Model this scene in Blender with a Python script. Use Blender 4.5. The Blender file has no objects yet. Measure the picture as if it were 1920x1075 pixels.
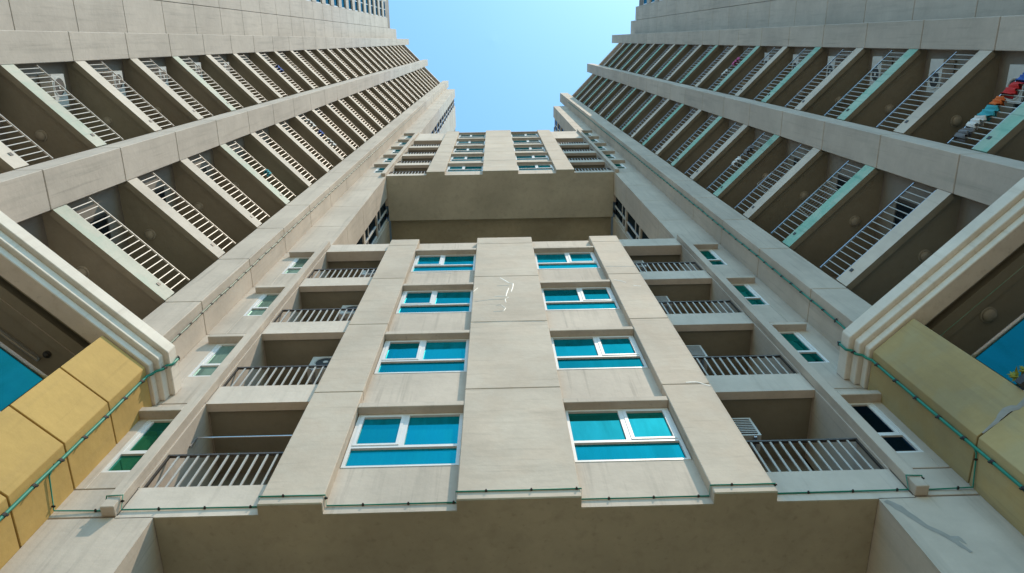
import bpy, bmesh, math, random
from mathutils import Matrix, Vector
random.seed(7)
scene = bpy.context.scene
col = scene.collection

# ------------------------------------------------------------------ camera, sky, sun, exposure
GROUND = -1.6                      # the camera stands at the origin, 1.6 m above the paving
cam_d = bpy.data.cameras.new('camera')
cam = bpy.data.objects.new('camera', cam_d); col.objects.link(cam)
cam_d.sensor_width = 36.0; cam_d.lens = 36.0 * 1387.93 / 1920.0
cam_d.clip_start = 0.05; cam_d.clip_end = 3000
yaw, el, roll = 0.0595724, 1.2493372, -0.0768372
fwd = Vector((math.sin(yaw)*math.cos(el), math.cos(yaw)*math.cos(el), math.sin(el)))
r0 = Vector((math.cos(yaw), -math.sin(yaw), 0)); u0 = r0.cross(fwd)
rt = r0*math.cos(roll) + u0*math.sin(roll); up = u0*math.cos(roll) - r0*math.sin(roll)
m = Matrix((rt, up, -fwd)).transposed().to_4x4()
cam.matrix_world = m
scene.camera = cam

SUN = Vector((0.134, -0.153, 0.404)).normalized()      # towards the sun
w = bpy.data.worlds.new('World'); scene.world = w; w.use_nodes = True
nt = w.node_tree
sky = nt.nodes.new('ShaderNodeTexSky'); sky.sky_type = 'NISHITA'; sky.sun_disc = False
sky.sun_elevation = math.asin(SUN.z); sky.sun_rotation = math.atan2(SUN.x, SUN.y)
sky.air_density = 1.6; sky.dust_density = 0.7; sky.ozone_density = 1.0; sky.altitude = 0
bg = nt.nodes['Background']; bg.inputs['Strength'].default_value = 0.15
tn = nt.nodes.new('ShaderNodeVectorMath'); tn.operation = 'MULTIPLY'; tn.inputs[1].default_value = (0.86, 1.32, 1.44)   # hazy cyan cast of the air
nt.links.new(sky.outputs[0], tn.inputs[0]); nt.links.new(tn.outputs[0], bg.inputs['Color'])
sun_d = bpy.data.lights.new('sun', 'SUN'); sun_d.energy = 3.5; sun_d.angle = math.radians(0.5)
sun_d.color = (1.0, 0.82, 0.62)
sun = bpy.data.objects.new('sun', sun_d); col.objects.link(sun)
sun.rotation_euler = (-SUN).to_track_quat('-Z', 'Y').to_euler()
sun.location = (20, -20, 60)
vs = scene.view_settings
vs.view_transform = 'Standard'; vs.look = 'None'; vs.gamma = 1.0; vs.exposure = 0.25
vs.use_curve_mapping = False
scene.render.engine = 'CYCLES'
scene.cycles.caustics_reflective = False; scene.cycles.max_bounces = 10; scene.cycles.diffuse_bounces = 7

# ------------------------------------------------------------------ materials
def new_mat(name):
    mt = bpy.data.materials.new(name); mt.use_nodes = True
    return mt, mt.node_tree, mt.node_tree.nodes['Principled BSDF']
def paint(name, colr, dirt=(0.30, 0.28, 0.24), amount=0.35, rough=0.85, blotch=0.15, patch=None, patch_amt=0.5, bump=0.25, tint=0.05, streak=(5.0, 5.0, 0.28)):
    """painted concrete: broad blotches, vertical rain streaks, fine grain, a little tint from piece to piece"""
    mt, t, b = new_mat(name); N = t.nodes.new; L = t.links.new
    geo = N('ShaderNodeNewGeometry'); oi = N('ShaderNodeObjectInfo')
    n1 = N('ShaderNodeTexNoise'); n1.inputs['Scale'].default_value = 0.55; n1.inputs['Detail'].default_value = 6
    L(geo.outputs['Position'], n1.inputs['Vector'])
    mp = N('ShaderNodeMapping'); mp.inputs['Scale'].default_value = streak
    L(geo.outputs['Position'], mp.inputs['Vector'])
    n2 = N('ShaderNodeTexNoise'); n2.inputs['Scale'].default_value = 1.0; n2.inputs['Detail'].default_value = 5; n2.inputs['Roughness'].default_value = 0.62
    L(mp.outputs[0], n2.inputs['Vector'])
    r2 = N('ShaderNodeMapRange'); r2.inputs[1].default_value = 0.52; r2.inputs[2].default_value = 0.72
    L(n2.outputs['Fac'], r2.inputs[0])
    r1 = N('ShaderNodeMapRange'); r1.inputs[1].default_value = 0.3; r1.inputs[2].default_value = 0.7
    r1.inputs[3].default_value = 1 - blotch; r1.inputs[4].default_value = 1 + blotch*0.6
    L(n1.outputs['Fac'], r1.inputs[0])
    rr = N('ShaderNodeMapRange'); rr.inputs[3].default_value = 1 - tint; rr.inputs[4].default_value = 1 + tint*0.5
    L(oi.outputs['Random'], rr.inputs[0])
    mul = N('ShaderNodeMath'); mul.operation = 'MULTIPLY'; L(r1.outputs[0], mul.inputs[0]); L(rr.outputs[0], mul.inputs[1])
    n5 = N('ShaderNodeTexNoise'); n5.inputs['Scale'].default_value = 3.4; n5.inputs['Detail'].default_value = 8; n5.inputs['Roughness'].default_value = 0.7
    L(geo.outputs['Position'], n5.inputs['Vector'])
    r5 = N('ShaderNodeMapRange'); r5.inputs[1].default_value = 0.3; r5.inputs[2].default_value = 0.7; r5.inputs[3].default_value = 0.93; r5.inputs[4].default_value = 1.05
    L(n5.outputs['Fac'], r5.inputs[0])
    mul2 = N('ShaderNodeMath'); mul2.operation = 'MULTIPLY'; L(mul.outputs[0], mul2.inputs[0]); L(r5.outputs[0], mul2.inputs[1]); mul = mul2
    mp6 = N('ShaderNodeMapping'); mp6.inputs['Scale'].default_value = (13.0, 13.0, 0.5) if streak[2] < 1 else (1.2, 1.2, 14.0)
    L(geo.outputs['Position'], mp6.inputs['Vector'])
    n6 = N('ShaderNodeTexNoise'); n6.inputs['Scale'].default_value = 1; n6.inputs['Detail'].default_value = 4; L(mp6.outputs[0], n6.inputs['Vector'])
    r6 = N('ShaderNodeMapRange'); r6.inputs[1].default_value = 0.60; r6.inputs[2].default_value = 0.74; r6.inputs[3].default_value = 1.0; r6.inputs[4].default_value = 1 - amount*0.45
    L(n6.outputs['Fac'], r6.inputs[0])
    mul6 = N('ShaderNodeMath'); mul6.operation = 'MULTIPLY'; L(mul.outputs[0], mul6.inputs[0]); L(r6.outputs[0], mul6.inputs[1]); mul = mul6
    src = None
    rgb = N('ShaderNodeRGB'); rgb.outputs[0].default_value = (*colr, 1); src = rgb.outputs[0]
    if patch:
        n4 = N('ShaderNodeTexNoise'); n4.inputs['Scale'].default_value = 1.7; n4.inputs['Detail'].default_value = 7
        L(geo.outputs['Position'], n4.inputs['Vector'])
        r4 = N('ShaderNodeMapRange'); r4.inputs[1].default_value = 0.44; r4.inputs[2].default_value = 0.56; r4.inputs[4].default_value = patch_amt
        L(n4.outputs['Fac'], r4.inputs[0])
        mxp = N('ShaderNodeMix'); mxp.data_type = 'RGBA'; mxp.inputs[7].default_value = (*patch, 1)
        L(r4.outputs[0], mxp.inputs[0]); L(src, mxp.inputs[6]); src = mxp.outputs[2]
    vm = N('ShaderNodeVectorMath'); vm.operation = 'SCALE'; L(src, vm.inputs[0]); L(mul.outputs[0], vm.inputs['Scale'])
    am = N('ShaderNodeMath'); am.operation = 'MULTIPLY'; am.inputs[1].default_value = amount; L(r2.outputs[0], am.inputs[0])
    mx = N('ShaderNodeMix'); mx.data_type = 'RGBA'; mx.inputs[7].default_value = (*dirt, 1)
    L(am.outputs[0], mx.inputs[0]); L(vm.outputs[0], mx.inputs[6]); L(mx.outputs[2], b.inputs['Base Color'])
    b.inputs['Roughness'].default_value = rough; b.inputs['Specular IOR Level'].default_value = 0.3
    n3 = N('ShaderNodeTexNoise'); n3.inputs['Scale'].default_value = 9; n3.inputs['Detail'].default_value = 6
    L(geo.outputs['Position'], n3.inputs['Vector'])
    bp = N('ShaderNodeBump'); bp.inputs['Strength'].default_value = bump; bp.inputs['Distance'].default_value = 0.02
    L(n3.outputs['Fac'], bp.inputs['Height']); L(bp.outputs[0], b.inputs['Normal'])
    return mt
def plain(name, colr, rough=0.5, metal=0.0, noise=0.12):
    mt, t, b = new_mat(name); N = t.nodes.new; L = t.links.new
    geo = N('ShaderNodeNewGeometry'); n = N('ShaderNodeTexNoise'); n.inputs['Scale'].default_value = 6; n.inputs['Detail'].default_value = 4
    L(geo.outputs['Position'], n.inputs['Vector'])
    r = N('ShaderNodeMapRange'); r.inputs[3].default_value = 1-noise; r.inputs[4].default_value = 1+noise; L(n.outputs['Fac'], r.inputs[0])
    vm = N('ShaderNodeVectorMath'); vm.operation = 'SCALE'; vm.inputs[0].default_value = colr; L(r.outputs[0], vm.inputs['Scale'])
    L(vm.outputs[0], b.inputs['Base Color']); b.inputs['Roughness'].default_value = rough; b.inputs['Metallic'].default_value = metal
    return mt
def glass(name, tint, body, fac=0.8, rough=0.02, wav=0.02):
    """tinted reflective glazing"""
    mt, t, b = new_mat(name); N = t.nodes.new; L = t.links.new
    t.nodes.remove(b); out = t.nodes['Material Output']
    g = N('ShaderNodeBsdfGlossy'); g.inputs['Color'].default_value = (*tint, 1); g.inputs['Roughness'].default_value = rough
    d = N('ShaderNodeBsdfDiffuse'); d.inputs['Color'].default_value = (*body, 1)
    mx = N('ShaderNodeMixShader'); mx.inputs[0].default_value = fac
    L(d.outputs[0], mx.inputs[1]); L(g.outputs[0], mx.inputs[2]); L(mx.outputs[0], out.inputs['Surface'])
    geo = N('ShaderNodeNewGeometry'); n = N('ShaderNodeTexNoise'); n.inputs['Scale'].default_value = 1.3; n.inputs['Detail'].default_value = 2
    L(geo.outputs['Position'], n.inputs['Vector'])
    bp = N('ShaderNodeBump'); bp.inputs['Strength'].default_value = wav; bp.inputs['Distance'].default_value = 0.3
    L(n.outputs['Fac'], bp.inputs['Height']); L(bp.outputs[0], g.inputs['Normal'])
    mp = N('ShaderNodeMapping'); mp.inputs['Scale'].default_value = (7, 7, 1.2); L(geo.outputs['Position'], mp.inputs['Vector'])
    n2 = N('ShaderNodeTexNoise'); n2.inputs['Scale'].default_value = 1; n2.inputs['Detail'].default_value = 5; L(mp.outputs[0], n2.inputs['Vector'])
    r2 = N('ShaderNodeMapRange'); r2.inputs[1].default_value = 0.3; r2.inputs[2].default_value = 0.75; r2.inputs[3].default_value = fac; r2.inputs[4].default_value = fac - 0.28
    L(n2.outputs['Fac'], r2.inputs[0]); L(r2.outputs[0], mx.inputs[0])
    oi = N('ShaderNodeObjectInfo'); rr = N('ShaderNodeMapRange'); rr.inputs[3].default_value = 0.72; rr.inputs[4].default_value = 1.12; L(oi.outputs['Random'], rr.inputs[0])
    vm = N('ShaderNodeVectorMath'); vm.operation = 'SCALE'; vm.inputs[0].default_value = tint; L(rr.outputs[0], vm.inputs['Scale']); L(vm.outputs[0], g.inputs['Color'])
    rb = N('ShaderNodeMath'); rb.operation = 'FRACT'; r7 = N('ShaderNodeMath'); r7.operation = 'MULTIPLY'; r7.inputs[1].default_value = 7.31   # a second random: blinds and rooms behind the pane
    L(oi.outputs['Random'], r7.inputs[0]); L(r7.outputs[0], rb.inputs[0])
    nb = N('ShaderNodeTexNoise'); nb.inputs['Scale'].default_value = 0.9; nb.inputs['Detail'].default_value = 3; L(geo.outputs['Position'], nb.inputs['Vector'])
    ad = N('ShaderNodeMath'); L(rb.outputs[0], ad.inputs[0]); L(nb.outputs['Fac'], ad.inputs[1])
    r8 = N('ShaderNodeMapRange'); r8.inputs[1].default_value = 0.3; r8.inputs[2].default_value = 1.5; r8.inputs[3].default_value = 0.45; r8.inputs[4].default_value = 1.6; L(ad.outputs[0], r8.inputs[0])
    vb = N('ShaderNodeVectorMath'); vb.operation = 'SCALE'; vb.inputs[0].default_value = (body[0] + 0.02*body[1], body[1], body[2]); L(r8.outputs[0], vb.inputs['Scale']); L(vb.outputs[0], d.inputs['Color'])
    return mt
M = {}
M['cream'] = paint('cream wall paint', (0.565, 0.497, 0.43), dirt=(0.33, 0.30, 0.26), amount=0.42)
M['panel'] = paint('weathered panel paint', (0.55, 0.495, 0.445), dirt=(0.28, 0.265, 0.24), amount=0.36, blotch=0.12)
M['pilaster'] = paint('pilaster paint', (0.57, 0.49, 0.41), dirt=(0.36, 0.32, 0.27), amount=0.3, patch=(0.53, 0.49, 0.43), patch_amt=0.35, streak=(0.7, 0.7, 5.0))
M['core'] = paint('shaded recess wall paint', (0.25, 0.23, 0.21), dirt=(0.15, 0.135, 0.12), amount=0.2)  # wall paint darkened: the shade of the recesses is mixed into the colour
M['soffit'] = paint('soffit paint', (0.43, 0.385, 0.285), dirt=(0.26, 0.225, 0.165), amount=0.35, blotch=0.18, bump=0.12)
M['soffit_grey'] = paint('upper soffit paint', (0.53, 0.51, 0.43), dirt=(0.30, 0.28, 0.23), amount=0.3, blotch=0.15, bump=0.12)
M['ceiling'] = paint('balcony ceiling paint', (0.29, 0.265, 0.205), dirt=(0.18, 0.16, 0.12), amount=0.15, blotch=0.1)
M['fascia'] = paint('fascia paint', (0.63, 0.565, 0.50), dirt=(0.36, 0.33, 0.28), amount=0.22)
M['mint'] = paint('faded mint fascia', (0.27, 0.52, 0.44), dirt=(0.08, 0.30, 0.25), amount=0.6, patch=(0.42, 0.55, 0.48), patch_amt=0.7)
M['mint_pale'] = paint('pale mint fascia', (0.52, 0.56, 0.48), dirt=(0.34, 0.47, 0.40), amount=0.4, patch=(0.60, 0.56, 0.49), patch_amt=0.6)
M['yellow'] = paint('ochre yellow paint', (0.54, 0.365, 0.125), dirt=(0.36, 0.25, 0.11), amount=0.25, blotch=0.14, tint=0.08)
M['cornice'] = paint('cornice white paint', (0.76, 0.71, 0.64), dirt=(0.46, 0.40, 0.32), amount=0.3)
M['alu'] = plain('white aluminium', (0.72, 0.72, 0.72), 0.4)
M['bar'] = plain('pale metal bar', (0.43, 0.42, 0.40), 0.5)
M['rail'] = plain('dark rail metal', (0.07, 0.065, 0.06), 0.45, 0.3)
M['steel'] = plain('brushed steel', (0.55, 0.55, 0.56), 0.3, 0.9)
M['glass'] = glass('blue tinted glazing', (0.008, 0.31, 0.36), (0.0, 0.20, 0.27), 0.75)
M['glass_green'] = glass('green tinted glazing', (0.05, 0.30, 0.25), (0.01, 0.13, 0.09), 0.75)
M['glass_dark'] = glass('dark glazing', (0.10, 0.17, 0.26), (0.012, 0.02, 0.03), 0.75)
M['glass_podium'] = glass('teal balustrade glass', (0.008, 0.15, 0.17), (0.0, 0.06, 0.07), 0.8, wav=0.05)
M['glass_flank'] = glass('dark blue flank glazing', (0.05, 0.22, 0.30), (0.01, 0.04, 0.06), 0.8)
M['glass_pale'] = glass('pale grey green glazing', (0.22, 0.40, 0.36), (0.16, 0.24, 0.21), 0.6)
M['glass_navy'] = glass('shaded navy glazing', (0.015, 0.05, 0.09), (0.005, 0.012, 0.025), 0.85)  # same glass as the other windows, its shade put into the tint
M['glass_teal'] = glass('green teal glazing', (0.03, 0.40, 0.40), (0.0, 0.10, 0.10), 0.9)
M['yellow_right'] = paint('right pier ochre paint', (0.48, 0.37, 0.18), dirt=(0.24, 0.20, 0.13), amount=0.45, blotch=0.22, tint=0.08, patch=(0.40, 0.35, 0.21), patch_amt=0.5)  # greyer, blotchier ochre for the right pier
M['cable'] = plain('green cable sheath', (0.01, 0.23, 0.165), 0.55, noise=0.3)
M['cable_grey'] = plain('grey green cable sheath', (0.20, 0.25, 0.20), 0.6, noise=0.3)  # greyer sheath for the cable up the left fin
M['clip'] = plain('black cable clip', (0.015, 0.015, 0.015), 0.6)
M['white_plastic'] = plain('white plastic', (0.56, 0.565, 0.55), 0.45)
M['lamp'] = plain('opal lamp glass', (0.36, 0.335, 0.275), 0.4)
M['lamp_base'] = plain('lamp base', (0.40, 0.375, 0.31), 0.5)
M['dark'] = plain('dark grille', (0.03, 0.03, 0.03), 0.6)
M['patch'] = plain('grey cement smear', (0.30, 0.29, 0.27), 0.9, noise=0.25)
M['sealant'] = plain('white sealant', (0.80, 0.79, 0.76), 0.6)
M['leaf'] = plain('leaf', (0.26, 0.30, 0.05), 0.6, noise=0.4)
M['leaf_dark'] = plain('dark leaf', (0.05, 0.09, 0.025), 0.6, noise=0.4)
M['paving'] = paint('ground paving', (0.26, 0.225, 0.165), dirt=(0.16, 0.145, 0.12), amount=0.4, rough=0.9)
CL = {n: plain(n + ' cloth', c, 0.9, noise=0.25) for n, c in dict(red=(0.55, 0.03, 0.03), blue=(0.03, 0.10, 0.40), teal=(0.05, 0.35, 0.42), pink=(0.55, 0.12, 0.32), white=(0.7, 0.7, 0.7), orange=(0.65, 0.15, 0.03), grey=(0.2, 0.2, 0.22)).items()}

# ------------------------------------------------------------------ mesh helpers
WLOC = {}
def link(name, mesh, mat=None, parent=None, loc=(0, 0, 0)):
    if mat is not None and isinstance(mesh, bpy.types.Mesh) and not mesh.materials: mesh.materials.append(M[mat] if isinstance(mat, str) else mat)
    o = bpy.data.objects.new(name, mesh); col.objects.link(o)
    o.location = loc; WLOC[o.name] = Vector(loc)
    if parent is not None:
        o.parent = parent; o.matrix_parent_inverse = Matrix.Translation(-WLOC[parent.name])
    return o
def thing(name, label, cat, loc=(0, 0, 0), group=None):
    o = link(name, None, None, None, loc); tag(o, label, cat, group); return o
def tag(o, label, cat, group=None):
    o['label'] = label; o['category'] = cat
    if group: o['group'] = group
    return o
def struct(o): o['kind'] = 'structure'; return o
def mesh_of(name, verts, faces, smooth=False):
    me = bpy.data.meshes.new(name); me.from_pydata(verts, [], faces)
    bm = bmesh.new(); bm.from_mesh(me); bmesh.ops.recalc_face_normals(bm, faces=bm.faces[:]); bm.to_mesh(me); bm.free()
    if smooth:
        for p in me.polygons: p.use_smooth = True
    return me
class MB:
    def __init__(s): s.v = []; s.f = []
    def prism(s, pts, z0, z1):
        n = len(pts); b = len(s.v)
        s.v += [(x, y, z0) for x, y in pts] + [(x, y, z1) for x, y in pts]
        s.f += [tuple(range(b, b+n)), tuple(range(b+n, b+2*n))] + [(b+i, b+(i+1) % n, b+n+(i+1) % n, b+n+i) for i in range(n)]
        return s
    def box(s, x0, x1, y0, y1, z0, z1):
        x0, x1 = min(x0, x1), max(x0, x1)
        return s.prism([(x0, y0), (x1, y0), (x1, y1), (x0, y1)], z0, z1)
    def tube(s, pts, r, n=6, closed=False):
        P = [Vector(p) for p in pts]; rings = []
        for i, p in enumerate(P):
            if closed: d = (P[(i+1) % len(P)] - P[i-1])
            else: d = (P[min(i+1, len(P)-1)] - P[max(i-1, 0)])
            d.normalize(); a = d.cross(Vector((0.31, 0.22, 0.93)));
            if a.length < 0.1: a = d.cross(Vector((1, 0, 0)))
            a.normalize(); c = d.cross(a); b = len(s.v)
            s.v += [tuple(p + a*r*math.cos(2*math.pi*k/n) + c*r*math.sin(2*math.pi*k/n)) for k in range(n)]
            rings.append(b)
        m_ = len(rings)
        for i in range(m_ if closed else m_-1):
            A, B = rings[i], rings[(i+1) % m_]
            s.f += [(A+k, A+(k+1) % n, B+(k+1) % n, B+k) for k in range(n)]
        if not closed: s.f += [tuple(rings[0]+k for k in range(n)), tuple(rings[-1]+k for k in range(n))]
        return s
    def lathe(s, c, prof, n=16, axis='z'):
        b0 = []
        for r, h in prof:
            b = len(s.v); b0.append(b)
            for k in range(n):
                a = 2*math.pi*k/n; q = (r*math.cos(a), r*math.sin(a), h)
                if axis == 'x': q = (q[2], q[0], q[1])
                if axis == 'y': q = (q[0], q[2], q[1])
                s.v.append((c[0]+q[0], c[1]+q[1], c[2]+q[2]))
        for A, B in zip(b0, b0[1:]): s.f += [(A+k, A+(k+1) % n, B+(k+1) % n, B+k) for k in range(n)]
        s.f += [tuple(b0[0]+k for k in range(n)), tuple(b0[-1]+k for k in range(n))]
        return s
    def mesh(s, name, smooth=False):
        me = mesh_of(name, s.v, s.f, smooth)
        if name in BEVEL:                    # worn arrises
            bm = bmesh.new(); bm.from_mesh(me)
            bmesh.ops.bevel(bm, geom=bm.edges[:], offset=BEVEL[name], segments=1, affect='EDGES', clamp_overlap=True)
            bm.to_mesh(me); bm.free()
        return me
BEVEL = {'concrete_panel': .012, 'pilaster_panel': .010, 'pier_panel': .006, 'cornice_course': .012, 'lintel': .008, 'rib': .008, 'wall_panel': .006}

X0 = 0.2                       # the court is symmetrical about this line
F = 2.92                       # storey height
JB = 10.55                     # level of a panel joint, repeats every storey
SB = 10.60                     # level of a tower slab's underside, repeats every storey
YW = 5.33
GAP = 0.022
ORD = ['lowest', 'second', 'third', 'fourth', 'fifth', 'sixth', 'seventh', 'eighth', 'ninth', 'tenth', 'eleventh', 'twelfth']
def nth(k): return 'lowest' if k == 0 else ORD[k] + ' from bottom'

# ------------------------------------------------------------------ ground
g = MB(); g.v = [(-400, -400, GROUND), (400, -400, GROUND), (400, 400, GROUND), (-400, 400, GROUND)]; g.f = [(0, 1, 2, 3)]
struct(link('ground', g.mesh('ground'), 'paving'))

# ------------------------------------------------------------------ towers
ZONE = [(7.6, 19.98), (31.0, 45.9)]            # heights where a bridge meets the towers

def build_tower(s):
    side = 'left' if s < 0 else 'right'
    X = lambda u: X0 + s*u
    def pg(pts): return [(X(u), y) for u, y in pts]
    TOP = 96.0 if s < 0 else 70.3
    ROOF = 91.0 if s < 0 else 66.0
    PTOP = 94.4 if s < 0 else 68.0            # box at the head of the blank flank
    PTOP2 = 87.0 if s < 0 else 66.0
    T = thing('apartment_tower', ('tall cream apartment tower on the left with sunlit fins and stacked slanting balconies' if s < 0 else
              'cream apartment tower on the right, in shade, with mint edged slanting balconies'), 'building', (X(12), 4, GROUND), 'apartment towers')
    kmax = int((ROOF - SB - 2.5) // F)
    # body behind the cladding
    core = MB().prism(pg([(4.95, 16), (4.95, 7.24), (5.02, 7.22), (5.02, 5.46), (5.89, 5.46), (5.89, 4.67), (6.56, 4.67), (6.56, 5.40), (8.60, 5.40), (8.60, 2.81),
              (8.35, 2.81), (8.35, 2.11), (8.84, 2.11), (8.84, 2.84), (10.80, 2.84), (10.80, 0.33), (10.55, 0.33), (10.55, -0.33),
              (12.03, -0.33), (12.03, -4.60), (22, -4.60), (22, 16)]), 11.0, ROOF - 0.3)
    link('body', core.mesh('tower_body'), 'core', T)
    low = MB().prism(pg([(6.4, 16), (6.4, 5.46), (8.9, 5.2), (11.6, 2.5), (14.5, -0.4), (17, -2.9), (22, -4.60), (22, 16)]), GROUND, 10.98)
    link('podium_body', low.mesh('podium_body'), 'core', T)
    # cladding panels storey by storey
    def stack(name, poly, z0, z1, mat, skip=None):
        zs = [z0]; k = math.ceil((z0 + 0.25 - JB)/F)
        while JB + k*F < z1 - 0.25: zs.append(JB + k*F); k += 1
        zs.append(z1); cache = {}
        for a, b in zip(zs, zs[1:]):
            h = round(b - a - GAP, 3)
            if h not in cache: cache[h] = MB().prism(pg(poly), 0, h).mesh(name)
            link(name, cache[h], mat, T, (0, 0, a + GAP/2))
    stack('concrete_panel', [(5.87, 5.44), (5.87, 4.65), (6.58, 4.65), (6.58, 5.38)], 11.0, TOP, 'cream')
    stack('concrete_panel', [(8.33, 2.83), (8.33, 2.09), (8.86, 2.09), (8.86, 2.83)], 11.0, TOP, 'panel')
    stack('concrete_panel', [(10.53, 0.345), (10.53, -0.35), (11.06, -0.35), (11.06, 0.345)], 11.0, TOP, 'panel')
    # blank flank beyond the outer fin
    stack('concrete_panel', [(11.80, -0.30), (11.80, -1.47), (12.05, -1.47), (12.05, -0.30)], 11.0, PTOP, 'panel')
    stack('concrete_panel', [(11.81, -1.49), (11.81, -2.55), (12.05, -2.55), (12.05, -1.49)], 11.0, PTOP2, 'panel')
    stack('concrete_panel', [(11.81, -4.20), (11.81, -4.65), (12.6, -4.65), (12.6, -4.20)], 11.0, PTOP2, 'panel')
    ck = {}
    for k in range(0, int((PTOP2 - 11)//F)):
        z = JB + k*F
        if 'w' not in ck:
            ck['w'] = MB().box(X(11.81), X(12.05), -4.18, -2.57, 0.02, 1.15).mesh('spandrel')
            fr = MB()
            for y0, y1, a, b in ((-4.18, -4.12, 1.16, F), (-2.63, -2.57, 1.16, F), (-3.41, -3.35, 1.16, F), (-4.12, -3.41, 1.16, 1.22), (-4.12, -3.41, F-.06, F), (-3.35, -2.63, 1.16, 1.22), (-3.35, -2.63, F-.06, F)):
                fr.box(X(11.88), X(11.94), y0, y1, a, b)
            ck['f'] = fr.mesh('flank_window'); ck['p'] = MB().box(X(11.91), X(11.93), -4.12, -2.63, 1.22, F-.06).mesh('flank_pane')
        link('spandrel', ck['w'], 'panel', T, (0, 0, z))
        f = link('window', ck['f'], 'alu', T, (0, 0, z)); link('pane', ck['p'], 'glass_flank', f, (0, 0, z))
    # inner corner: wall of the small windows and its return along the link
    WX0, WX1 = 5.49, 4.99               # small window opening
    cache = {}
    def wallpiece(a, b, hole):
        h = round(b - a - GAP, 3); key = (h, hole is not None and round(hole[0]-a, 2))
        if key not in cache:
            mb = MB(); y0, y1 = YW, 5.44
            if hole is None:
                mb.prism(pg([(4.80, y0), (5.87, y0), (5.87, y1), (4.94, y1), (4.94, 6.25), (4.80, 6.25)]), 0, h)
            else:
                p, q = hole[0]-a, hole[1]-a
                mb.prism(pg([(4.80, y0), (WX1, y0), (WX1, y1), (4.94, y1), (4.94, 6.60), (4.80, 6.60)]), 0, h)
                mb.box(X(WX0), X(5.87), y0, y1, 0, h)
                mb.box(X(WX1), X(WX0), y0, y1, 0, p); mb.box(X(WX1), X(WX0), y0, y1, q, h)
            cache[key] = mb.mesh('wall_panel')
        link('wall_panel', cache[key], 'cream', T, (0, 0, a + GAP/2))
    sw = {}
    def small_window(zb, tall=1.45, lint=True, row=0):
        if 'f' not in sw:
            fr = MB(); a, b = WX1, WX0; t = 0.05
            zt_ = tall; zm = 0.50
            for u0, u1, p, q in ((a, a+t, 0, zt_), (b-t, b, 0, zt_), (a+t, b-t, 0, t), (a+t, b-t, zt_-t, zt_), (a+t, b-t, zm-.03, zm+.03)):
                fr.box(X(u0), X(u1), 5.335, 5.40, p, q)
            for u0, u1, p, q in ((b-t-.05, b-t, zm+.03, zt_-t), (a+t, b-t-.05, zm+.03, zm+.07)):
                fr.box(X(u0), X(u1), 5.345, 5.395, p, q)
            sw['f'] = fr.mesh('small_window')
            sw['p1'] = MB().box(X(a+t), X(b-t), 5.365, 5.375, t, zm-.03).mesh('lower_pane')
            sw['p2'] = MB().box(X(a+t), X(b-t-.05), 5.365, 5.375, zm+.07, zt_-t).mesh('upper_pane')
            sw['l'] = MB().box(X(4.985), X(5.66), 5.19, 5.35, 0, 0.13).mesh('lintel')
        f = link('window', sw['f'], 'alu', T, (0, 0, zb))
        gm = ('glass_green' if row == 0 else 'glass_pale' if row < 4 else 'glass') if s < 0 else ('glass_navy' if row == 0 else 'glass_teal')
        for key in ('p1', 'p2'):
            if (key, gm) not in sw: sw[key, gm] = sw[key].copy()
            link('pane', sw[key, gm], gm, f, (0, 0, zb))
        if lint: link('lintel', sw['l'], 'cream', T, (0, 0, zb + tall + 0.005))
    zs = [7.63, 8.23] + [JB + k*F for k in range(0, 40) if JB + k*F < TOP - 8] + [TOP - 6.0]
    for a, b in zip(zs, zs[1:]):
        inz = any(z0 - 0.1 <= a and b <= z1 + 1.6 for z0, z1 in ZONE)
        hole = None
        if abs(a - 8.23) < .01: hole = (8.61, 10.06)
        elif inz and b - a > 2: hole = (a + 0.99, a + 2.44)
        if hole:
            wallpiece(a, b, hole); small_window(hole[0], row=int(round((hole[0]-8.61)/F)))
        else: wallpiece(a, b, None)
    # rib between small windows and link balconies
    for (z0, z1), zlo in zip(ZONE, (7.63, 30.93)):
        link('rib', MB().box(X(4.82), X(4.985), 5.188, 5.329, zlo, z1 - 0.05).mesh('rib'), 'cream', T)
    # glazed return walls seen in the open levels
    rw = {}
    for k in range(3, 40):
        z = JB + k*F
        if z > TOP - 8: break
        if z < 18 or (30.0 < z < 43): continue
        if not rw:
            fr = MB()
            for y0, y1 in ((6.26, 6.32), (6.74, 6.80), (7.14, 7.22)): fr.box(X(4.86), X(4.93), y0, y1, 0.30, F)
            fr.box(X(4.87), X(4.92), 6.32, 6.74, 1.15, 1.21); fr.box(X(4.87), X(4.92), 6.80, 7.14, 0.90, 0.96)
            rw['f'] = fr.mesh('return_window'); rw['p'] = MB().box(X(4.90), X(4.91), 6.32, 7.14, 0.30, F).mesh('return_pane')
            rw['s'] = MB().box(X(4.84), X(5.0), 6.26, 7.22, 0.0, 0.29).mesh('return_spandrel')
            rw['b'] = MB().prism(pg([(4.80, 7.25), (4.80, 9.6), (4.97, 9.6), (4.97, 7.25)]), 0.01, F-.012).mesh('rear_panel')
        f = link('window', rw['f'], 'alu', T, (0, 0, z)); link('pane', rw['p'], 'glass_dark', f, (0, 0, z))
        link('spandrel', rw['s'], 'cream', T, (0, 0, z)); link('concrete_panel', rw['b'], 'cream', T, (0, 0, z))
    # slabs, railings
    bays = [((10.53, 0.345), (8.86, 2.07), 10.84, 2.88), ((8.33, 2.83), (6.58, 4.63), 8.64, 5.44)]
    far = MB(); NB = 17
    shared = {}
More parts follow.
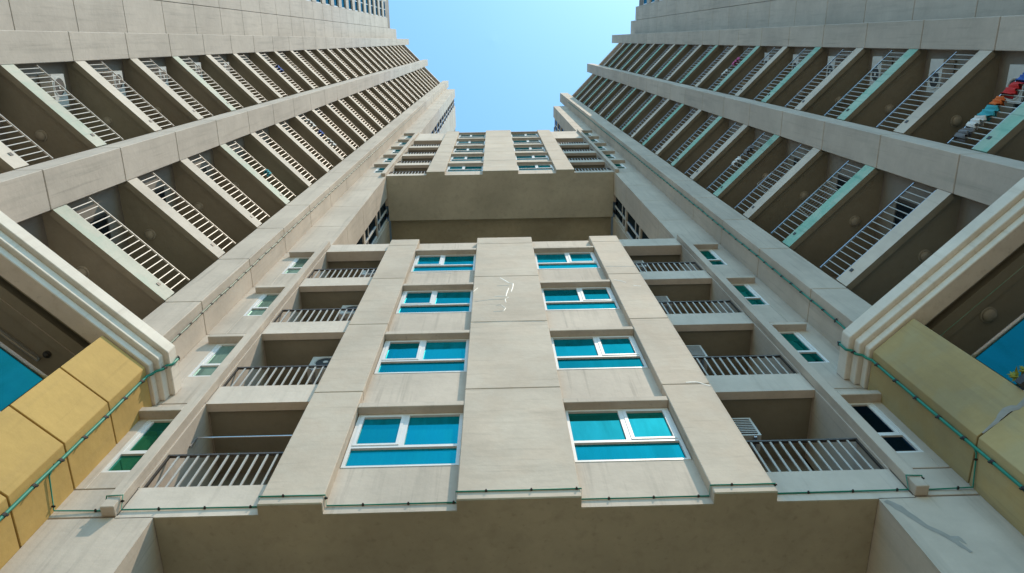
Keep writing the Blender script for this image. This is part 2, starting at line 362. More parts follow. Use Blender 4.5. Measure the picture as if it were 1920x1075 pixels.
    for bi, (P0, P1, UA, YB) in enumerate(bays):
        a, b = Vector(P0), Vector(P1); d = (b - a); Ln = d.length; d.normalize(); n = Vector((-d.y, d.x))
        if n.y < 0: n = -n
        off = lambda p, t: (p[0] + n.x*t, p[1] + n.y*t)
        sl = MB()
        sl.prism(pg([P0, P1, off(P1, .13), off(P0, .13)]), 0, 0.45)
        sl.prism(pg([off(P0, .06), off(P1, .06), (P1[0]-.02, P1[1]+.06), (P1[0]-.02, YB), (UA, YB), (UA, P0[1]-.02), (P0[0]+.05, P0[1]-.02)]), 0.09, 0.36)
        me = sl.mesh('floor_slab'); me2 = me.copy(); me3 = me.copy()
        rl = MB()
        ra, rb = off(a + d*0.02, .05), off(b - d*0.02, .05)
        def strip(p, q, wd, z0, z1):
            o1 = Vector((n.x, n.y))*wd/2
            rl.prism(pg([(p[0]-o1.x, p[1]-o1.y), (q[0]-o1.x, q[1]-o1.y), (q[0]+o1.x, q[1]+o1.y), (p[0]+o1.x, p[1]+o1.y)]), z0, z1)
        strip(ra, rb, .035, 1.30, 1.322); strip(ra, rb, .025, 0.505, 0.525)
        rme = rl.mesh('railing')
        o1 = n*.008; o2 = d*.0085
        bar = MB().prism(pg([tuple(-o1-o2), tuple(-o1+o2), tuple(o1+o2), tuple(o1-o2)]), 0.525, 1.30)
        bar.v = [(x - X0, y, z) for x, y, z in bar.v]; bme = bar.mesh('bar')
        sp = MB().prism(pg([off(a + d*(Ln*.86), -.012), off(a + d*(Ln*.86+.07), -.012), off(a + d*(Ln*.86+.07), .05), off(a + d*(Ln*.86), .05)]), 0.27, 0.36).mesh('drain')
        wallA = MB().box(X(UA-.055), X(UA+.05), P0[1]+.55, YB-.5, 0.5, 2.3); wa = wallA.mesh('balcony_door')
        pan = MB().box(X(UA-.062), X(UA-.04), P0[1]+.62, YB-.57, 0.55, 2.23).mesh('door_pane')
        wb = MB().box(X(P1[0]+.35), X(UA-.35), YB-.06, YB+.02, 0.5, 2.2).mesh('window_wall')
        pb = MB().box(X(P1[0]+.42), X(UA-.42), YB-.067, YB-.04, 0.55, 2.13).mesh('window_wall_pane')
        for k in range(0, kmax + 1):
            z = SB + k*F
            if s > 0: mm = ('mint' if k % 2 == (bi == 0) * 1 else 'fascia')
            else: mm = 'mint_pale' if (k + bi) % 3 == 2 and k < 6 else 'fascia'
            mk_ = ('s', bi, mm)
            if mk_ not in shared: shared[mk_] = me.copy()
            sb = link('floor_slab', shared[mk_], mm, T, (0, 0, z))
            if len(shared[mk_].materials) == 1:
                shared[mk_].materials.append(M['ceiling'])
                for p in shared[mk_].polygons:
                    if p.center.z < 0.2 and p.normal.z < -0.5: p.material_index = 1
            if k < 12: link('drain', sp, 'dark', sb, (0, 0, z))
            r = link('railing', rme, 'bar' if s < 0 else 'steel', T, (0, 0, z))
            for j in range(NB):
                q = Vector(ra).lerp(Vector(rb), (j + .6)/(NB + .2)); x, y = X(q.x), q.y
                if 1 <= k <= 8: link('bar', bme, 'bar', r, (x, y, z))
                else:
                    b_ = len(far.v); far.v += [(vx+x, vy+y, vz+z) for vx, vy, vz in bar.v]; far.f += [tuple(i+b_ for i in f) for f in bar.f]
            if True:
                dd = link('balcony_door', wa, 'rail', T, (0, 0, z)); link('pane', pan, 'glass_dark', dd, (0, 0, z))
                dd = link('window_wall', wb, 'rail', T, (0, 0, z)); link('pane', pb, 'glass_dark', dd, (0, 0, z))
        # roof slab
        link('roof_slab', MB().prism(pg([P0, P1, (P1[0]-.02, YB), (UA, YB), (UA, P0[1])]), ROOF, ROOF + .5).mesh('roof_slab'), 'fascia', T)
        link('top_floor_glazing', MB().prism(pg([off(P0, .45), off(P1, .45), off(P1, .49), off(P0, .49)]), SB + (kmax+1)*F, ROOF).mesh('top_glazing'), 'glass_dark', T)
    fo = link('railing_bars', far.mesh('far_bars'), 'bar', T); fo['kind'] = 'stuff'

    # podium: painted pier, moulded cornice, glazed balcony
    C0 = (5.62, 4.67); dg = Vector((1, -1)).normalized(); nn = Vector((1, 1)).normalized()
    e = (C0[0] + .545, C0[1] - .545)
    pier = [(5.62, 5.44), C0, e, (e[0]+.45, e[1]+.45), (6.62, 5.44)]
    zj = [GROUND, 1.2, 2.6, 4.0, 5.6, 7.1, 8.231, 9.338, 10.50]
    if s > 0: zj = [GROUND, 2.6, 5.2, 7.86, 10.50]
    for a, b in zip(zj, zj[1:]):
        link('pier_panel', MB().prism(pg(pier), a + .014, b - .014).mesh('pier_panel'), 'yellow' if s < 0 else 'yellow_right', T)
    link('pier_core', MB().prism(pg([(5.65, 5.44), (5.65, 4.70), (6.16, 4.19), (6.5, 4.6), (6.6, 5.44)]), GROUND, 10.5).mesh('pier_core'), 'dark', T)
    def course(name, o, z0, z1, inner):
        c = (C0[0]-o, C0[1] - .414*o); fr_ = (c[0] + 12, c[1] - 12)
        ci = (C0[0]+inner, C0[1] + .414*inner); fi = (ci[0]+12, ci[1]-12)
        link(name, MB().prism(pg([(C0[0]-o, 5.328), c, fr_, fi, ci, (C0[0]+inner, 5.328)]), z0, z1).mesh(name), 'cornice', T)
    course('cornice_course', 0.05, 10.505, 10.655, .25); course('cornice_course', 0.13, 10.66, 10.845, .3); course('cornice_course', 0.21, 10.85, 11.13, .7)
    ledge = (C0[0]+.02, C0[1])
    # balcony ceiling and slab behind the cornice
    def band(name, t0, t1, z0, z1, mat, start=0.0, ln=12.0):
        p = Vector(e) - dg*0 + dg*start; q = p + dg*ln
        link(name, MB().prism(pg([tuple(p + nn*t0), tuple(q + nn*t0), tuple(q + nn*t1), tuple(p + nn*t1)]), z0, z1).mesh(name), mat, T)
    band('ceiling_board', .20, .30, 10.56, 10.7, 'ceiling'); band('podium_ceiling', .46, 3.5, 10.62, 10.84, 'ceiling'); band('podium_slot', .28, .48, 10.84, 10.9, 'dark')
    band('podium_slab', 0.02, 3.5, 7.55, 8.02, 'cornice')
    hr = MB(); p = Vector(e) + nn*.06; q = p + dg*12
    hr.tube([(X(p.x), p.y, 9.07), (X(q.x), q.y, 9.07)], .035, 8)
    bal = link('glass_balustrade', hr.mesh('handrail', True), 'steel', T)
    for i in range(8):
        a_ = p + dg*(.02 + i*1.5); b_ = p + dg*(1.49 + i*1.5)
        link('pane', MB().prism(pg([tuple(a_), tuple(b_), tuple(b_+nn*.015), tuple(a_+nn*.015)]), 8.10, 9.03).mesh('balustrade_pane'), 'glass_podium', bal)
    link('glass_channel', MB().prism(pg([tuple(p-nn*.03), tuple(q-nn*.03), tuple(q+nn*.05), tuple(p+nn*.05)]), 8.025, 8.10).mesh('glass_channel'), 'rail', bal)
    # lower inner leg beneath the link
    leg = MB().prism(pg([(4.36, 14), (4.36, YW), (5.615, YW), (5.615, 5.45), (6.4, 5.47), (6.4, 14)]), GROUND, 7.608)
    link('leg_wall', leg.mesh('leg_wall'), 'cream', T)
    return T
TL = build_tower(-1); TR = build_tower(1)

# ------------------------------------------------------------------ link blocks between the towers
def build_link(z0, z1, rows, bal_rows, first, label, beam_bottom, soffit_back):
    """rows: window rows; lintel undersides at 10.05+F*k, balcony slab undersides at 10.52+F*k"""
    B = thing('bridge_block', label, 'building', (X0, 6, z0), 'bridge blocks between the towers')
    # body: centre and the recess backs of the balconies
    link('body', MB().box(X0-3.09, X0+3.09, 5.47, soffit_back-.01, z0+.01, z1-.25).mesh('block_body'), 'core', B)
    ux = 4.36 if first else 4.80
    half = [(.742, 5.197), (.742, 5.351), (2.358, 5.351), (2.358, 5.197), (3.112, 5.197), (3.112, 5.339), (ux-.01, 5.339), (ux-.01, soffit_back)]
    outl = [(X0-u, y) for u, y in half[::-1]] + [(X0+u, y) for u, y in half]
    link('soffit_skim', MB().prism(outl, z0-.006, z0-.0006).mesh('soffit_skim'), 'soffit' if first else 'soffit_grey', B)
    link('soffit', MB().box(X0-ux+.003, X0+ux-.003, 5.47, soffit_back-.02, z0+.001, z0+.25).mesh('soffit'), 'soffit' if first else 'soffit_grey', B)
    # soffit strips under the pilasters and window bays so that the underside is whole
    for s in (-1, 1):
        X = lambda u: X0 + s*u
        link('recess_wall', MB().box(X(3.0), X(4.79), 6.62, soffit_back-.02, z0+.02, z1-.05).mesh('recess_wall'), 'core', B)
        # pilaster, storey pieces
        zs = [z0] + [JB + F*k for k in range(0, 20) if z0 + .3 < JB + F*k < z1 - .3] + [z1 + (-.03 if first else -.2)]
        for a, b in zip(zs, zs[1:]):
            link('pilaster_panel', MB().box(X(2.35), X(3.12), 5.188, 5.465, a + (0 if a == z0 else .009), b - .009).mesh('pilaster_panel'), 'pilaster', B)
        # window bay
        prev = z0
        cachew = {}
        for i, k in enumerate(rows):
            zl = 10.05 + F*k; zb = zl - 1.46
            link('bay_wall', MB().box(X(.75), X(2.35), 5.342, 5.465, prev, zb).mesh('bay_wall'), 'cream', B)
            if not cachew:
                ua, ub, t = .765, 2.335, .05; zm = .52; H = 1.455; um = .765 + 1.57*.53
                fr = MB()
                for u0, u1, p, q in ((ua, ua+t, 0, H), (ub-t, ub, 0, H), (ua+t, ub-t, 0, t*.8), (ua+t, ub-t, H-t, H), (ua+t, ub-t, zm-.03, zm+.03), (um-.035, um+.035, zm+.03, H-t)):
                    fr.box(X(u0), X(u1), 5.335, 5.41, p, q)
                for u0, u1, p, q in ((um+.035, um+.085, zm+.03, H-t), (ub-t-.05, ub-t, zm+.03, H-t), (um+.085, ub-t-.05, zm+.03, zm+.075), (um+.085, ub-t-.05, H-t-.045, H-t)):
                    fr.box(X(u0), X(u1), 5.325, 5.40, p, q)
                cachew['f'] = fr.mesh('window')
                cachew['a'] = MB().box(X(ua+t), X(ub-t), 5.37, 5.38, t*.8, zm-.03).mesh('low_pane')
                cachew['b'] = MB().box(X(ua+t), X(um-.035), 5.37, 5.38, zm+.03, H-t).mesh('fixed_pane')
                cachew['c'] = MB().box(X(um+.085), X(ub-t-.05), 5.36, 5.37, zm+.075, H-t-.045).mesh('sash_pane')
                cachew['l'] = MB().box(X(.752), X(2.348), 5.205, 5.46, 0, .14).mesh('lintel')
            f = link('window', cachew['f'], 'alu', B, (0, 0, zb))
            for c in 'abc':
                gm = 'glass_teal' if (s > 0 and k == 0 and c in 'bc') else 'glass'
                if (c, gm) not in cachew: cachew[c, gm] = cachew[c].copy()
                link('pane', cachew[c, gm], gm, f, (0, 0, zb))
            link('lintel', cachew['l'], 'cream', B, (0, 0, zl))
            prev = zl + .14
        link('bay_wall', MB().box(X(.75), X(2.35), 5.342, 5.465, prev, z1 + .04).mesh('bay_wall'), 'cream', B)
        # balconies
        bal = [None] + [10.52 + F*k for k in bal_rows]
        levels = [(z0, 8.23 if first else z0 + .42)] + [(10.52 + F*k, 11.13 + F*k) for k in bal_rows]
        bm_ = MB().box(0, s*.028, -.01, .01, .05, .83); bm_me = bm_.mesh('bar')
        for i, (a, b) in enumerate(levels):
            fas = MB().box(X(3.122), X(4.818), YW, 5.47, a, b)
            fas.box(X(3.10), X(4.81), 5.47, 6.63, a + .06, a + .30)
            fm = link('balcony_slab', fas.mesh('balcony_slab'), 'fascia', B)
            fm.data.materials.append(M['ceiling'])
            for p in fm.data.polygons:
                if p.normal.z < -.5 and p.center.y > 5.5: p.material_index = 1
            dr = link('balcony_door', MB().box(X(3.3), X(4.55), 6.585, 6.615, a+.31, a+2.45).mesh('link_door'), 'rail', B)
            link('pane', MB().box(X(3.36), X(3.91), 6.575, 6.584, a+.36, a+2.4).mesh('link_door_pane'), 'glass_dark', dr); link('pane', MB().box(X(3.95), X(4.49), 6.575, 6.584, a+.36, a+2.4).mesh('link_door_pane'), 'glass_dark', dr)
            rr = MB()
            rr.box(X(3.14), X(4.80), 5.37, 5.41, b + .83, b + .865); rr.box(X(3.14), X(4.80), 5.375, 5.405, b + .03, b + .05)
            rr.box(X(3.14), X(3.17), 5.375, 5.405, b, b + .83); rr.box(X(4.77), X(4.80), 5.375, 5.405, b, b + .83)
            r = link('railing', rr.mesh('railing'), 'rail', B)
            for j in range(11):
                u = 3.14 + 1.63*(j + 1)/12
                link('bar', bm_me, 'bar', r, (X(u), 5.388, b))
        zt_ = beam_bottom
        link('top_beam', MB().box(X(3.122), X(4.818), YW, 5.6, zt_, z1 + .06).mesh('top_beam'), 'fascia', B)
        link('roof_slab', MB().box(X(3.10), X(4.81), 5.6, 6.7, zt_+.1, zt_+.4).mesh('roof_slab'), 'ceiling', B)
    zs = [z0] + [JB + F*k for k in range(0, 20) if z0 + .3 < JB + F*k < z1 - .3] + [z1 + .0]
    for a, b in zip(zs, zs[1:]):
        link('pilaster_panel', MB().box(X0-.75, X0+.75, 5.188, 5.465, a + (0 if a == z0 else .009), b - .009).mesh('pilaster_panel'), 'pilaster', B)
    sm = M['soffit' if first else 'soffit_grey']
    for o in [c for c in col.objects if c.parent == B and c.name.split('.')[0] in ('pilaster_panel', 'bay_wall', 'balcony_slab')]:
        for p in o.data.polygons:
            if p.normal.z < -0.5 and abs(p.center.z - z0) < 0.03:
                if sm.name not in [mm.name for mm in o.data.materials]: o.data.materials.append(sm)
                p.material_index = [mm.name for mm in o.data.materials].index(sm.name)
    link('roof', MB().box(X0-4.79, X0+4.79, 5.62, soffit_back-.03, z1-.2, z1+.03).mesh('roof'), 'soffit', B)
    return B
build_link(7.595, 19.96, [0, 1, 2, 3], [0, 1, 2], True, 'lower bridge block of four storeys with blue windows above the dark soffit', 19.30, 14.0)
build_link(31.10, 45.9, [8, 9, 10, 11, 12], [8, 9, 10], False, 'upper bridge block of five storeys with blue windows against the sky', 42.64, 7.26)
# open level between the two blocks: the ceiling steps up behind the upper block, closed by a wall far back
bw = thing('sky_deck', 'dark open level between the two bridge blocks with a stepped brown ceiling', 'deck', (X0, 9.0, 19.9))
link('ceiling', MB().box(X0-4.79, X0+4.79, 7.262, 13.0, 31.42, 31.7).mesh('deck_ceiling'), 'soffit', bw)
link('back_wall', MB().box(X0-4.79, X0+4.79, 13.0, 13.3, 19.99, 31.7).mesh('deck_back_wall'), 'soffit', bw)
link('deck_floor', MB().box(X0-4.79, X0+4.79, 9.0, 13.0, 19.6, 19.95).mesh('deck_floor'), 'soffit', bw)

# ------------------------------------------------------------------ cables
def cable(name, label, pts, r, mat, clips, group='cables fixed to the facades', csize=.05):
    T = thing(name, label, 'cable', pts[0], group)
    link('sheath', MB().tube(pts, r, 7).mesh('cable', True), mat, T)
    acc = 0; P = [Vector(p) for p in pts]
    for a, b in zip(P, P[1:]):
        L = (b - a).length; d = (b - a).normalized()
        while acc < L:
            p = a + d*acc
            c = MB(); h = csize
            q = d.to_track_quat('Z', 'Y')
            prof = [(r*1.25*math.cos(t), r*1.25*math.sin(t)) for t in [i*math.pi/4 for i in range(8)]]
            c.v = [tuple(p + q @ Vector((x, y, z))) for z in (-h/2, h/2) for x, y in prof]
            c.f = [tuple(range(8)), tuple(range(8, 16))] + [(i, (i+1) % 8, 8+(i+1) % 8, 8+i) for i in range(8)]
            b_ = len(c.v); e1 = q @ Vector((1, 0, 0)); e2 = q @ Vector((0, 1, 0))
            c.v += [tuple(p + e1*x + e2*y + d*z) for z in (-h*.3, h*.3) for x, y in ((-r*2.4, -.006), (r*2.4, -.006), (r*2.4, .006), (-r*2.4, .006))]
            c.f += [tuple(b_+i for i in f) for f in ((0, 1, 2, 3), (4, 5, 6, 7), (0, 1, 5, 4), (1, 2, 6, 5), (2, 3, 7, 6), (3, 0, 4, 7))]
            link('clip', c.mesh('clip'), 'clip', T)
            acc += clips
        acc -= L
    return T
def wob(pts, a=.006):
    out = []
    for p, q in zip(pts, pts[1:]):
        p, q = Vector(p), Vector(q); n = max(1, int((q-p).length/.45))
        for i in range(n): out.append(p.lerp(q, i/n) + Vector((0, random.uniform(-a, a), random.uniform(-a, a))))
    return [tuple(v) for v in out] + [tuple(pts[-1])]
for s in (-1, 1):
    X = lambda u: X0 + s*u
    side = 'left' if s < 0 else 'right'
    yy = 4.80
    cable('cable', f'thick green cable with black clips along the yellow pier on the {side}',
          wob([(X(5.592), yy, 4.2), (X(5.592), yy, 10.44), (X(5.545), yy, 10.53), (X(5.54), yy, 10.63), (X(5.46), yy, 10.69), (X(5.46), yy, 10.82), (X(5.385), yy, 10.88), (X(5.385), yy, 11.10)], .004), .021, 'cable', .55)
    cable('cable', ('grey green cable running up the inner fin of the left tower' if s < 0 else 'green cable running up the inner fin of the right tower'),
          wob([(X(5.385), yy, 11.12), (X(5.40), yy, 11.16), (X(5.84), 4.86, 11.2), (X(5.845), 4.84, 13), (X(5.845), 4.84, 62.0)], .008), .017, 'cable_grey' if s < 0 else 'cable', .52, csize=.06)
zc = 7.74
path = [(-5.62, 4.80, 7.95), (-5.60, 4.86, 7.80), (-5.60, 5.30, zc), (-5.0, 5.318, zc), (-5.0, 5.18, zc+.10), (-4.80, 5.17, zc+.10), (-4.80, 5.31, zc), (-3.135, 5.318, zc), (-3.135, 5.176, zc), (-2.335, 5.176, zc), (-2.335, 5.328, zc), (-.765, 5.328, zc), (-.765, 5.176, zc),
        (.765, 5.176, zc), (.765, 5.328, zc), (2.335, 5.328, zc), (2.335, 5.176, zc), (3.135, 5.176, zc), (3.135, 5.318, zc), (4.80, 5.31, zc), (4.80, 5.17, zc+.10), (5.0, 5.18, zc+.10), (5.0, 5.318, zc), (5.60, 5.30, zc), (5.60, 4.86, 7.80), (5.62, 4.80, 7.95)]
path = [(X0+u, y, z) for u, y, z in path]
cable('cable', 'thin green cable running level along the bottom edge of the lower bridge block', path, .010, 'cable', .55, csize=.03)

# ------------------------------------------------------------------ small things on the balconies
def lthing(name, label, cat, loc, rz, group=None):
    o = link(name, None, None, None, loc); o.rotation_euler = (0, 0, rz); tag(o, label, cat, group); return o
def part(name, mesh, mat, parent, loc=(0, 0, 0)):
    if not mesh.materials: mesh.materials.append(M[mat] if isinstance(mat, str) else mat)
    o = bpy.data.objects.new(name, mesh); col.objects.link(o); o.parent = parent; o.location = loc; return o
AC = dict(c=MB().box(-.38, .38, -.13, .15, -.27, .27).mesh('casing'), f=MB().lathe((-.09, -.128, 0), [(.235, .004), (.235, -.012), (.21, -.014), (.20, .001)], 24, 'y').mesh('fan_ring'),
          h=MB().lathe((-.09, -.13, 0), [(.19, -.001), (.19, -.004), (.01, -.006)], 20, 'y').mesh('fan_opening'), v=MB().lathe((-.09, -.135, 0), [(.05, -.001), (.05, -.008)], 12, 'y').mesh('fan_hub'),
          b=MB().box(-.02, .02, -.12, .17, -.31, -.275).mesh('bracket'), q=MB().box(-.34, .34, -.137, -.131, -.235, .235).mesh('louvre'))
AC['g'] = MB().box(-.335, .335, -.146, -.138, -.008, .008).mesh('slat')
def aircon(label, loc, rz, group, guard=False):
    a = lthing('air_conditioner', label, 'air conditioner', loc, rz, group)
    part('casing', AC['c'], 'white_plastic', a)
    for x in (-.28, .28): part('bracket', AC['b'], 'steel', a, (x, 0, 0))
    if guard:
        part('louvre', AC['q'], 'dark', a)
        for i in range(9): part('slat', AC['g'], 'white_plastic', a, (0, 0, -.21 + i*.0525))
    else: part('fan_ring', AC['f'], 'white_plastic', a); part('fan_opening', AC['h'], 'dark', a); part('fan_hub', AC['v'], 'white_plastic', a)
    return a
LM = dict(b=MB().lathe((0, 0, 0), [(.13, 0), (.13, -.02), (.12, -.025)], 20).mesh('lamp_base'), d=MB().lathe((0, 0, -.03), [(.112, 0), (.106, -.025), (.085, -.05), (.045, -.065), (.005, -.07)], 20).mesh('lamp_shade', True))
for s in (-1, 1):
    X = lambda u: X0 + s*u
    side = 'left' if s < 0 else 'right'
    for k in range(2, 8):
        aircon(f"white air conditioner on the {side} tower's outer column of balconies, {nth(k-2)}", (X(10.62), .99 + random.uniform(-.05, .05), SB + k*F - F + .45 + 1.50), (math.pi/2 if s < 0 else -math.pi/2), 'air conditioners on the tower balconies')
    for ci, (u, y, nm) in enumerate(((10.05, 1.83, 'outer'), (8.08, 4.07, 'inner'))):
        for k in range(1, 9):
            l = lthing('ceiling_lamp', f"round lamp under the ceiling in the {side} tower's {nm} column of balconies, {nth(k-1)}", 'lamp', (X(u), y, SB + k*F + .09), 0, 'round balcony ceiling lamps')
            part('lamp_base', LM['b'], 'lamp_base', l); part('lamp_shade', LM['d'], 'lamp', l)
for i, k in enumerate((0, 1, 2, 3)):
    aircon(f"caged air conditioner behind the right pilaster of the lower bridge block, {nth(i)}", (X0+3.33, 5.80, 10.02 + F*k), 0, 'air conditioners on the bridge balconies', True)
for i, k in enumerate((1, 2, 3)):
    aircon(f"air conditioner in the left balconies of the lower bridge block, {nth(i)}", (X0-3.40, 5.86, 10.0 + F*k), 0, 'air conditioners on the bridge balconies')
# clothes pole
cp = lthing('clothes_pole', 'thin metal clothes pole across the lowest left bridge balcony', 'pole', (X0-4.0, 5.62, 9.98), 0)
part('pole', MB().tube([(-.79, 0, 0), (.86, 0, 0)], .012, 6).mesh('pole'), 'steel', cp); part('bracket', MB().box(-.80, -.77, -.01, .01, -.25, .02).mesh('bracket'), 'steel', cp)

# laundry over a balcony rail of the right tower
BAYS = (((10.53, .345), (8.86, 2.07)), ((8.33, 2.83), (6.58, 4.63)))
def garment(name, label, t, wd, hgt, mat, seed, s=1, bay=0, k=1):
    rnd = random.Random(seed)
    P0, P1 = Vector(BAYS[bay][0]), Vector(BAYS[bay][1]); P0.x *= s; P1.x *= s; d = (P1-P0).normalized(); n = Vector((-d.y, d.x)); n = n if n.y > 0 else -n
    c = P0.lerp(P1, t) + n*.05
    o = lthing(name, label, 'clothes', (X0 + c.x, c.y, SB + k*F + 1.33), math.atan2(d.y, d.x), 'clothes hung over the balcony rail')
    nu, nv = 16, 16; v = []; f = []
    ph = rnd.uniform(0, 6)
    for j in range(nv+1):
        q = j/nv*2 - 1                      # -1 front hem .. 0 fold .. 1 back hem
        ln = hgt*(1 if q > 0 else .8)
        for i in range(nu+1):
            a = i/nu - .5
            wv = (.045*math.sin(a*17 + ph) + .02*math.sin(a*31 + 2*ph + 3*q))*abs(q)**.7 + .01*math.sin(a*29+ph)
            zz = -abs(q)*ln*(1 + .12*math.sin(a*5+ph)); yy = (.03 if abs(q) < .12 else .05)*(1 if q > 0 else -1) if abs(q) > .02 else 0
            v.append((a*wd*(1 + .15*abs(q)), yy + wv*(1 if q > 0 else -1)*.8, zz + .012))
    for j in range(nv):
        for i in range(nu): b = j*(nu+1)+i; f.append((b, b+1, b+nu+2, b+nu+1))
    me = mesh_of(name, v, f, True); g_ = part('cloth', me, CL[mat], o)
    md = g_.modifiers.new('thickness', 'SOLIDIFY'); md.thickness = .006
    return o
for i, (nm, lab, t, wd, h, mt) in enumerate((('towel', 'pale pink towel over the rail of the right tower, nearest the outer fin', .10, .26, .45, 'pink'), ('shirt', 'dark blue shirt hung over the rail of the right tower', .25, .24, .40, 'blue'), ('shirt', 'bright red shirt hung over the rail of the right tower', .38, .30, .35, 'red'),
        ('towel', 'orange towel hung over the rail of the right tower', .52, .2, .30, 'orange'), ('towel', 'teal towel hung over the rail of the right tower', .63, .28, .42, 'teal'), ('shirt', 'white shirt hung over the rail of the right tower', .75, .24, .36, 'white'), ('shirt', 'grey shirt over the rail of the right tower, nearest the middle fin', .88, .22, .40, 'grey'))):
    garment(nm, lab, t, wd, h, mt, i)
for i, (nm, lab, t, wd, h, mt, sd, by, k) in enumerate((
        ('towel', "white towel over a rail in the left tower's inner column, end nearest the middle fin", .2, .4, .3, 'white', -1, 1, 7), ('shirt', "blue shirt over a rail in the left tower's inner column, between two white towels", .42, .25, .3, 'blue', -1, 1, 7), ('towel', "white towel over a rail in the left tower's inner column, end nearest the inner fin", .65, .4, .28, 'white', -1, 1, 7),
        ('shirt', "small teal shirt on the left tower's inner column, low down", .55, .18, .25, 'teal', -1, 1, 4), ('towel', "pink towel high on the right tower's outer column", .35, .35, .3, 'pink', 1, 0, 7), ('towel', "white towel on the right tower's outer column beside the high pink one", .6, .3, .3, 'white', 1, 0, 7),
        ('shirt', "grey shirt on the right tower's inner column, third balcony up", .3, .3, .35, 'grey', 1, 1, 4), ('towel', "white towel on the right tower's inner column, third balcony up", .5, .3, .3, 'white', 1, 1, 4), ('towel', "blue towel on the left tower's outer column, halfway up", .4, .35, .3, 'blue', -1, 0, 8))):
    garment(nm, lab, t, wd, h, mt, i + 20, sd, by, k)
# boxes stored behind the rails of the left link balconies
def crate(label, x, y, z, w_, h_, mat):
    o = lthing('storage_box', label, 'box', (x, y, z), random.uniform(-.2, .2), 'boxes stored on the bridge balconies')
    part('tub', MB().prism([(-w_/2, -.14), (w_/2, -.14), (w_/2, .14), (-w_/2, .14)], 0, h_).mesh('tub'), mat, o); part('lid', MB().box(-w_/2-.015, w_/2+.015, -.155, .155, h_, h_+.03).mesh('lid'), 'white_plastic', o)
for i, (du, k, w_, h_, mt, nm) in enumerate(((3.45, 1, .4, .42, CL['white'], 'white'), (3.90, 1, .34, .55, CL['blue'], 'blue'), (4.32, 1, .3, .36, CL['grey'], 'grey'), (3.50, 0, .4, .40, CL['white'], 'pale'), (3.95, 0, .3, .30, CL['teal'], 'teal'))):
    crate(f"{nm} plastic box behind the railing of the {['second', 'third'][k]} left bridge balcony from the bottom", X0-du, 5.72, 10.83 + F*k, w_, h_ + .28, mt)
# drying racks
def rack(label, loc, rz):
    o = lthing('drying_rack', label, 'drying rack', loc, rz, 'drying racks')
    fr = MB()
    for x in (-.45, .45): fr.tube([(x, -.25, 0), (x, .25, .9)], .009, 5); fr.tube([(x, .25, 0), (x, -.25, .9)], .009, 5)
    part('frame', fr.mesh('frame'), 'bar', o)
    for i in range(8):
        part('wire', MB().tube([(-.45, -.25 + i*.07, .9), (.45, -.25 + i*.07, .9)], .006, 5).mesh('wire'), 'bar', o)
    return o
rack('white wire drying rack in an inner balcony of the right tower', (X0+7.70, 3.85, SB + 2*F + .38), math.radians(-45))
rack('grey wire drying rack one storey up in the right tower', (X0+7.70, 3.85, SB + 3*F + .38), math.radians(-40))
# strip light and camera under the left podium ceiling
sl = lthing('strip_light', 'long unlit strip light under the left podium ceiling', 'lamp', (-7.29, 4.31, 10.62), math.radians(45))
part('housing', MB().box(-.9, .33, -.035, .035, -.05, -.0).mesh('housing'), 'steel', sl); part('tube', MB().tube([(-.88, 0, -.06), (.31, 0, -.06)], .018, 8).mesh('tube'), 'lamp', sl)
cc = lthing('dome_camera', 'small dark dome camera under the left podium ceiling', 'camera', (-6.93, 4.47, 10.62), 0)
part('base', MB().lathe((0, 0, 0), [(.06, 0), (.06, -.03)], 14).mesh('base'), 'rail', cc); part('dome', MB().lathe((0, 0, -.03), [(.05, 0), (.04, -.03), (.005, -.05)], 14).mesh('dome', True), 'dark', cc)
pl = lthing('ceiling_lamp', 'round lamp under the right podium ceiling', 'lamp', (7.62, 4.15, 10.62), 0, 'round balcony ceiling lamps')
part('lamp_base', LM['b'], 'lamp_base', pl); part('lamp_shade', LM['d'], 'lamp', pl)
# plants in a trough along the foot of the right glass balustrade
c = Vector((6.165, 4.125)) + Vector((1, -1)).normalized()*.02
pt = lthing('planter_trough', 'dark planter trough with small yellow green plants at the right glass balustrade', 'planter', (X0 + c.x, c.y, 8.03), math.radians(-45))
part('trough', MB().box(0, 1.6, -.09, .02, -.02, .085).mesh('trough'), 'dark', pt)
for i in range(9):
    rnd = random.Random(i+3); h = (.15, .13, .07, .05, .06, .04, .05, .06, .04)[i]; cx = .08 + i*.13 + rnd.uniform(-.03, .03)
    lf = MB()
    for j in range(34):
        a = rnd.uniform(0, 6.28); L = h*rnd.uniform(.5, 1.1); ti = rnd.uniform(.1, 1.2)
        d = Vector((math.cos(a)*math.sin(ti), math.sin(a)*math.sin(ti), math.cos(ti))); w_ = Vector((-math.sin(a), math.cos(a), 0))*h*.12
        p0 = Vector((cx + rnd.uniform(-.02, .02), -.035, .08 + rnd.uniform(0, h*.7))); p1 = p0 + d*L*.5; p2 = p0 + d*L + Vector((0, 0, -L*.25))
        b = len(lf.v); lf.v += [tuple(p0), tuple(p1+w_), tuple(p1-w_), tuple(p2)]; lf.f += [(b, b+1, b+3, b+2)]
    part('plant', lf.mesh('plant'), 'leaf' if i < 2 else 'leaf_dark', pt)

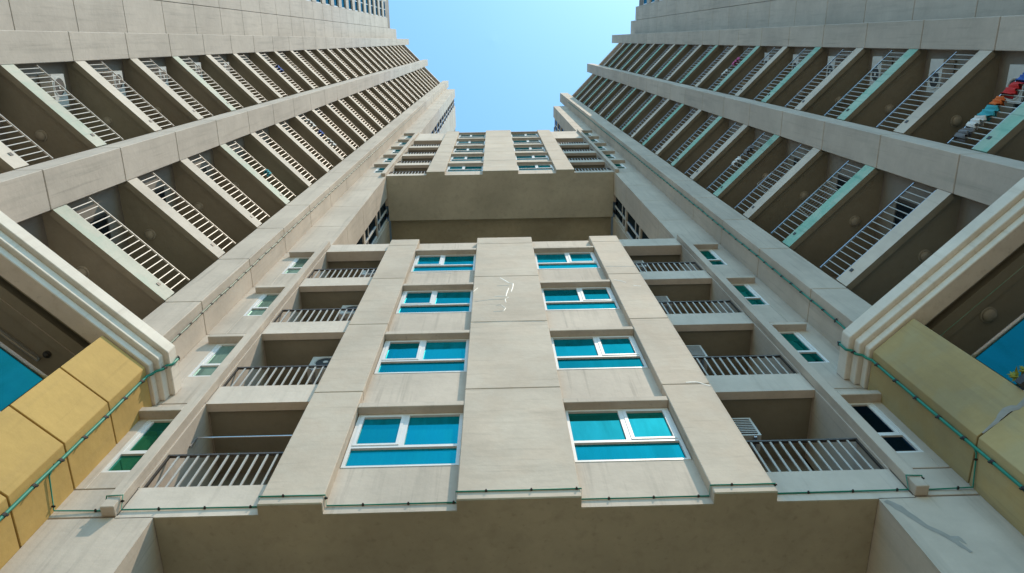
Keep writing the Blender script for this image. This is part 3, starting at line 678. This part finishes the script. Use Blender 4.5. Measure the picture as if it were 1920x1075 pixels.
# ------------------------------------------------------------------ repairs on the walls: cement smears and sealant
def smear(name, label, cat, pts, wds, nrm, mat, parent):
    """a thin irregular skin of mortar along a line of points; nrm points out of the wall"""
    nrm = Vector(nrm).normalized(); mb = MB(); P = [Vector(p) for p in pts]; v = []; rnd = random.Random(len(pts)*7)
    sub = []
    for i in range(len(P)-1):
        for k in range(4): sub.append((P[i].lerp(P[i+1], k/4), wds[i]*(1-k/4) + wds[i+1]*k/4))
    sub.append((P[-1], wds[-1]))
    for i, (p, w_) in enumerate(sub):
        d = (sub[min(i+1, len(sub)-1)][0] - sub[max(i-1, 0)][0]).normalized(); a = d.cross(nrm).normalized()
        w1, w2 = w_*rnd.uniform(.75, 1.25), w_*rnd.uniform(.75, 1.25)
        v += [p + a*w1, p + nrm*.004, p - a*w2]
    mb.v = [tuple(x + nrm*.002) for x in v]
    for i in range(len(sub)-1):
        b = i*3; mb.f += [(b, b+1, b+4, b+3), (b+1, b+2, b+5, b+4)]
    o = link(name, mb.mesh(name), mat, parent)
    return o
smear('cement_smear', '', '', [(4.62, 5.33, 7.55), (4.70, 5.33, 7.41), (4.84, 5.33, 7.05), (5.0, 5.33, 6.80), (5.07, 5.33, 6.58)], [.035, .055, .035, .05, .02], (0, -1, 0), 'patch', TR)
smear('cement_smear', '', '', [(5.00, 5.33, 6.80), (5.07, 5.33, 6.83), (5.10, 5.33, 6.72)], [.05, .04, .01], (0, -1, 0), 'patch', TR)
smear('cement_smear', '', '', [(5.87, 4.62, 7.86), (6.02, 4.47, 7.87), (6.14, 4.35, 7.93), (6.22, 4.27, 7.84), (6.33, 4.16, 7.86)], [.012, .03, .06, .045, .05], (-1, -1, 0), 'patch', TR)
LB = bpy.data.objects['bridge_block']
for pts, wd in (([(0.052, 5.188, 16.258), (0.24, 5.188, 15.881), (0.34, 5.188, 15.822), (0.322, 5.188, 15.525), (0.282, 5.188, 15.251)], 0.014),
                ([(-0.023, 5.188, 15.673), (0.236, 5.188, 15.675)], 0.009),
                ([(0.233, 5.188, 15.5), (0.188, 5.188, 15.197), (0.161, 5.188, 14.962), (-0.084, 5.188, 14.965)], 0.014),
                ([(-0.497, 5.188, 14.648), (-0.179, 5.188, 14.753), (0.143, 5.188, 14.778), (0.23, 5.188, 14.899)], 0.009),
                ([(0.143, 5.188, 14.778), (0.158, 5.188, 14.563)], 0.009),
                ([(-0.103, 5.188, 14.015), (0.104, 5.188, 14.054), (0.143, 5.188, 14.21), (0.045, 5.188, 14.432), (-0.048, 5.188, 14.383)], 0.009),
                ([(-0.541, 5.188, 15.303), (-0.449, 5.188, 15.556)], 0.009),
                ([(2.60, 5.188, 17.0), (3.30, 5.188, 16.95)], .012), ([(2.64, 5.188, 15.95), (2.78, 5.188, 15.85), (2.88, 5.188, 15.72)], .014), ([(3.0, 5.188, 15.5), (3.16, 5.188, 15.45)], .016), ([(2.95, 5.188, 10.60), (3.12, 5.188, 10.62), (3.30, 5.188, 10.45)], .015),
                ([(-.5, 5.188, 13.42), (.2, 5.188, 13.46), (.9, 5.188, 13.41)], .008), ([(-2.0, 5.342, 17.2), (-1.5, 5.342, 17.28), (-1.1, 5.342, 17.18)], .012)):
    smear('sealant_smear', '', '', pts, [wd]*len(pts), (0, -1, 0), 'sealant', LB)
